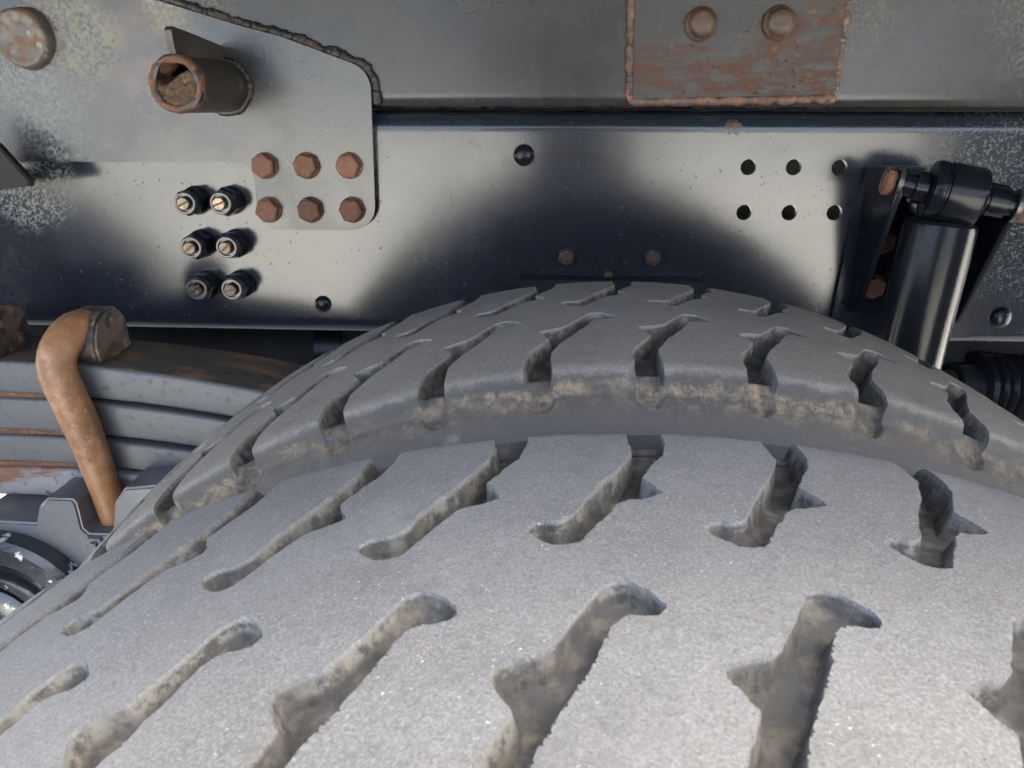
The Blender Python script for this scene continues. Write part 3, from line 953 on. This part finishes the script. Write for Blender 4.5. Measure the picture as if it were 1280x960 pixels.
bm_obj("ear", ear(.349, ep), BLACK, sb, angle=30)
ep2 = [(0, D - .0095, .920), (0, .868, .935), (0, .815, 1.045), (0, .803, 1.062), (0, .806, 1.078), (0, .830, 1.088), (0, D - .0095, 1.09)]
bm_obj("ear", ear(.4580, ep2), BLACK, sb, angle=30)
bm = bmesh.new()
plate(bm, [(.3300, .905), (.4950, .905), (.4900, 1.06), (.43, 1.10), (.352, 1.10), (.338, 1.05)], D - .009, D - .0006, bevel=.0015)
bm_obj("back_plate", bm, NAVY, sb, angle=30)
for (x, z) in ((.3735, 1.018), (.3700, .9660)):
    bm = bmesh.new()
    lathe(bm, [(0, .0145), (.002, .0145), (.003, .0135)], (x, D - .009, z), (0, -1, 0), 22)
    hexnut(bm, x, z, D - .0118, .0130, .010, ph=.4)
    bm_obj("bolt", bm, BOLTR, sb, angle=25)

sh = thing("shock_absorber", (.40, .84, .60), "glossy black shock absorber hanging from its bracket by a pin", "shock absorber")
PA, PB = Vector((.338, .842, 1.0915)), Vector((.4775, .812, 1.0665))
ax = (PB - PA).normalized(); PLn = (PB - PA).length
bm = bmesh.new()
lathe(bm, [(.012, .0125), (.030, .0125), (.0305, .0165), (.0415, .0165), (.0425, .0145), (.10, .0145), (.101, .016), (.118, .0155), (.1195, .0120), (PLn - .01, .0120)], PA, ax, 28)
bm_obj("pin", bm, BLACK, sh, angle=30)
bm = bmesh.new()
lathe(bm, [(.0435, .0235), (.0450, .0285), (.0500, .0300), (.0550, .0300), (.0562, .0285), (.0580, .0285), (.0592, .0305), (.0900, .0305), (.0930, .0295), (.0950, .0255)], PA, ax, 40)
bm_obj("eye", bm, BLACK, sh, angle=30)
for base, d_, r_ in ((PA, 1, .0150), (PB, -1, .0155)):
    bm = bmesh.new()
    hexnut(bm, base.x, base.z, base.y, r_, .0125 if d_ > 0 else .0145, ax=ax * d_, ph=.3)
    bmesh.ops.bevel(bm, geom=bm.edges[:], offset=.002, segments=2, affect='EDGES')
    bm_obj("pin_bolt", bm, BOLTR, sh, angle=30)
    bm = bmesh.new()
    lathe(bm, [(.0127 if d_ > 0 else .0147, .0175), (.0172 if d_ > 0 else .0187, .0175)], base, ax * d_, 26)
    bm_obj("washer", bm, RING, sh, angle=30)
EC = PA + ax * .070
T0 = Vector((.4035, .838, 1.053)); T1 = Vector((.3905, .832, .885))
td = (T1 - T0).normalized()
bm = bmesh.new()
lathe(bm, [(-.020, .020), (-.004, .022), (.004, .026)], T0, td, 28)
bm_obj("neck", bm, BLACK, sh, angle=30)
bm = bmesh.new()
lathe(bm, [(.001, .026), (.002, .0325), (.0055, .0352), (.010, .0358), (.215, .0358), (.2165, .034), (.2165, .012)], T0, td, 48)
bm_obj("dust_tube", bm, BLACK, sh, angle=30)
bm = bmesh.new()
lathe(bm, [(.21, .030), (.42, .030), (.425, .026), (.45, .02)], T0, td, 40)
bm_obj("lower_tube", bm, BLACK, sh, angle=30)

# ------------------------------------------------------------------ far rail, truck body and added light blockers
def simple(name, build, mat, label, cat, origin, angle=35, group=None):
    bm = bmesh.new()
    build(bm)
    return tag(bm_obj(name, bm, mat, None, angle=angle, origin=origin), label, cat, group)
fr = thing("chassis_rail", (0, D + .90, ZB), "far chassis rail in the dark behind the glossy one", "chassis rail")
bm = bmesh.new()
box(bm, X0, X1, D + .86, D + .868, ZB, 1.40)
bm_obj("channel", bm, DARKM, fr, smooth=False)
bm = bmesh.new()
box(bm, X0, X1, D + .79, D + .859, ZB, ZB + .008)
bm_obj("flange", bm, DARKM, fr, smooth=False)
def tank(x0, x1, y, z, r, label):  # tanks added to block the bright ground beyond the gaps
    t = thing("gap_tank", ((x0 + x1) / 2, y, z - r), label, "air tank", "tanks added to darken the gaps")
    bm = bmesh.new()
    L_ = x1 - x0
    lathe(bm, [(0, 0), (.005, r * .5), (.02, r * .8), (.05, r), (L_ - .05, r), (L_ - .02, r * .8), (L_ - .005, r * .5), (L_, 0)], (x0, y, z), (1, 0, 0), 40, caps=False)
    t_ = bm_obj("shell", bm, DARKM, t, angle=50)
    for x in (x0 + .2, x1 - .2):
        bm = bmesh.new()
        lathe(bm, [(-.02, r + .003), (.02, r + .003)], (x, y, z), (1, 0, 0), 40, caps=False)
        bm_obj("strap", bm, BLACK, t, angle=50)
tank(-1.3, -.12, 1.16, .79, .14, "dark tank added to block the bright gap left of the tyres")
tank(.30, 1.5, 1.16, .79, .14, "dark tank added to block the bright gap under the rail on the right")
bc = thing("brake_chamber", (.62, 1.02, .80), "ribbed dark brake chamber under the rail at the right edge", "brake chamber")
bm = bmesh.new()
pr_ = [(0, .0), (.002, .030), (.03, .034)]
for i in range(5):
    pr_ += [(.032 + i * .014, .046), (.037 + i * .014, .049), (.041 + i * .014, .046), (.044 + i * .014, .041)]
pr_ += [(.11, .055), (.16, .058), (.165, .052), (.20, .03), (.2, 0)]
lathe(bm, pr_, (.530, 1.0, .812), (1, .15, -.12), 36, caps=False)
bm_obj("boot", bm, BLACK, bc, angle=40)
bm = bmesh.new()
lathe(bm, [(-.09, .014), (-.002, .014), (-.001, .020), (.004, .020)], (.530, 1.0, .812), (1, .15, -.12), 20)
bm_obj("push_rod", bm, NUTM, bc, angle=40)

bed = thing("load_bed", (0, 1.3, 1.41), "unseen truck body above the rails with added shade wall and rave", "truck body")
bm = bmesh.new()
box(bm, -2.8, 2.8, .20, 2.65, 1.52, 1.60)
bm_obj("floor", bm, DARKM, bed, smooth=False)
bm = bmesh.new()
box(bm, -2.8, 2.8, .201, .26, 1.601, 2.5)
bm_obj("shade_wall", bm, DARKM, bed, smooth=False)  # unseen wall added above the floor as a long sunshade
bm = bmesh.new()
box(bm, -2.8, 2.8, .165, .199, 1.41, 1.60, .004)
bm_obj("shade_rave", bm, DARKM, bed, angle=30)  # unseen rave added to keep sky light off the inner tyre
bm = bmesh.new()
for x in (-1.8, -.9, 0, .9, 1.8):
    box(bm, x - .04, x + .04, .26, 2.6, 1.405, 1.519)
bm_obj("bearer", bm, DARKM, bed, smooth=False)

flap = thing("added_flap", (.80, .36, .35), "black rubber mud flap hanging behind the tyres on the right", "mud flap")  # out-of-view flap, added for its dark reflection and shade
bm = bmesh.new()
box(bm, .795, .803, .04, .70, .35, 1.22, .002)
bm_obj("sheet", bm, SIDE, flap, angle=30)
bm = bmesh.new()
box(bm, .804, .83, .04, .90, 1.19, 1.23, .002)
bm_obj("hanger", bm, DARKM, flap, angle=30)

# ------------------------------------------------------------------ the photographer, seen only as a dark shape in the glossy rail
CLOTH = surf("dark_work_clothes", (0.022, 0.024, 0.03), 0.9, spec=.2, vary=.3, bumps=((60, .4, .004, 4),))
SKIN = surf("skin", (0.36, 0.21, 0.15), 0.5, spec=.4)
def person(loc):
    P = []; E_ = []; Rr = []
    def v(p, r, par=None):
        P.append(p); Rr.append(r)
        if par is not None:
            E_.append((par, len(P) - 1))
        return len(P) - 1
    pel = v((0, 0, .95), .15)
    wai = v((0, .01, 1.10), .145, pel); che = v((0, .0, 1.30), .165, wai); nb = v((0, -.01, 1.46), .075, che)
    nk = v((0, .0, 1.53), .055, nb); hd = v((0, .035, 1.62), .085, nk); ht = v((0, .03, 1.72), .075, hd)
    v((0, .115, 1.605), .018, hd)
    for sg in (-1, 1):
        hip = v((sg * .10, 0, .88), .095, pel); kn = v((sg * .12, .02, .50), .062, hip); an = v((sg * .13, -.01, .09), .042, kn)
        v((sg * .14, .15, .04), .036, an)
        sho = v((sg * .19, -.01, 1.42), .068, che); el = v((sg * .27, .08, 1.16), .05, sho); wr = v((sg * .12, .29, 1.15), .032, el)
        pa = v((sg * .09, .345, 1.16), .028, wr)
        for k, ln in enumerate((.055, .062, .058, .045)):
            a = v((sg * .085, .37, 1.185 - .018 * k), .010, pa); b = v((sg * (.085 - ln * .5), .385, 1.19 - .018 * k), .009, a); v((sg * (.085 - ln), .372, 1.19 - .018 * k), .008, b)
        a = v((sg * .08, .335, 1.135), .011, pa); v((sg * .05, .335, 1.128), .009, a)
    me = bpy.data.meshes.new("person")
    me.from_pydata(P, E_, [])
    o = bpy.data.objects.new("person", me)
    COL.objects.link(o)
    m = o.modifiers.new("skin", 'SKIN')
    for i, r in enumerate(Rr):
        me.skin_vertices[0].data[i].radius = (r, r * (.72 if i in (0, 1, 2) else 1))
    me.skin_vertices[0].data[0].use_root = True
    o.modifiers.new("sub", 'SUBSURF').levels = 2
    o.modifiers["sub"].render_levels = 2
    dg = bpy.context.evaluated_depsgraph_get()
    nm = bpy.data.meshes.new_from_object(o.evaluated_get(dg))
    o.modifiers.clear()
    o.data = nm
    nm.materials.clear()
    nm.materials.append(CLOTH); nm.materials.append(SKIN)
    for p in nm.polygons:
        p.use_smooth = True
        c = p.center
        p.material_index = 1 if (c.z > 1.52 or (c.y > .27 and c.z > 1.0)) else 0
    o.location = loc
    tag(o, "person in dark clothes reflected as a blurred dark shape in the rail", "person")
    bm = bmesh.new()
    bmesh.ops.create_uvsphere(bm, u_segments=20, v_segments=12, radius=1)
    for w in bm.verts:
        w.co = Vector((w.co.x * .096, w.co.y * .105 + .012, w.co.z * .105 + 1.705))
    for w in [w for w in bm.verts if w.co.z < 1.66 or (w.co.y > .07 and w.co.z < 1.72)]:
        bm.verts.remove(w)
    me2 = bpy.data.meshes.new("hair"); bm.to_mesh(me2); bm.free()
    me2.materials.append(CLOTH)
    h = bpy.data.objects.new("hair", me2); h.parent = o; COL.objects.link(h)
person((.06, -.46, 0))
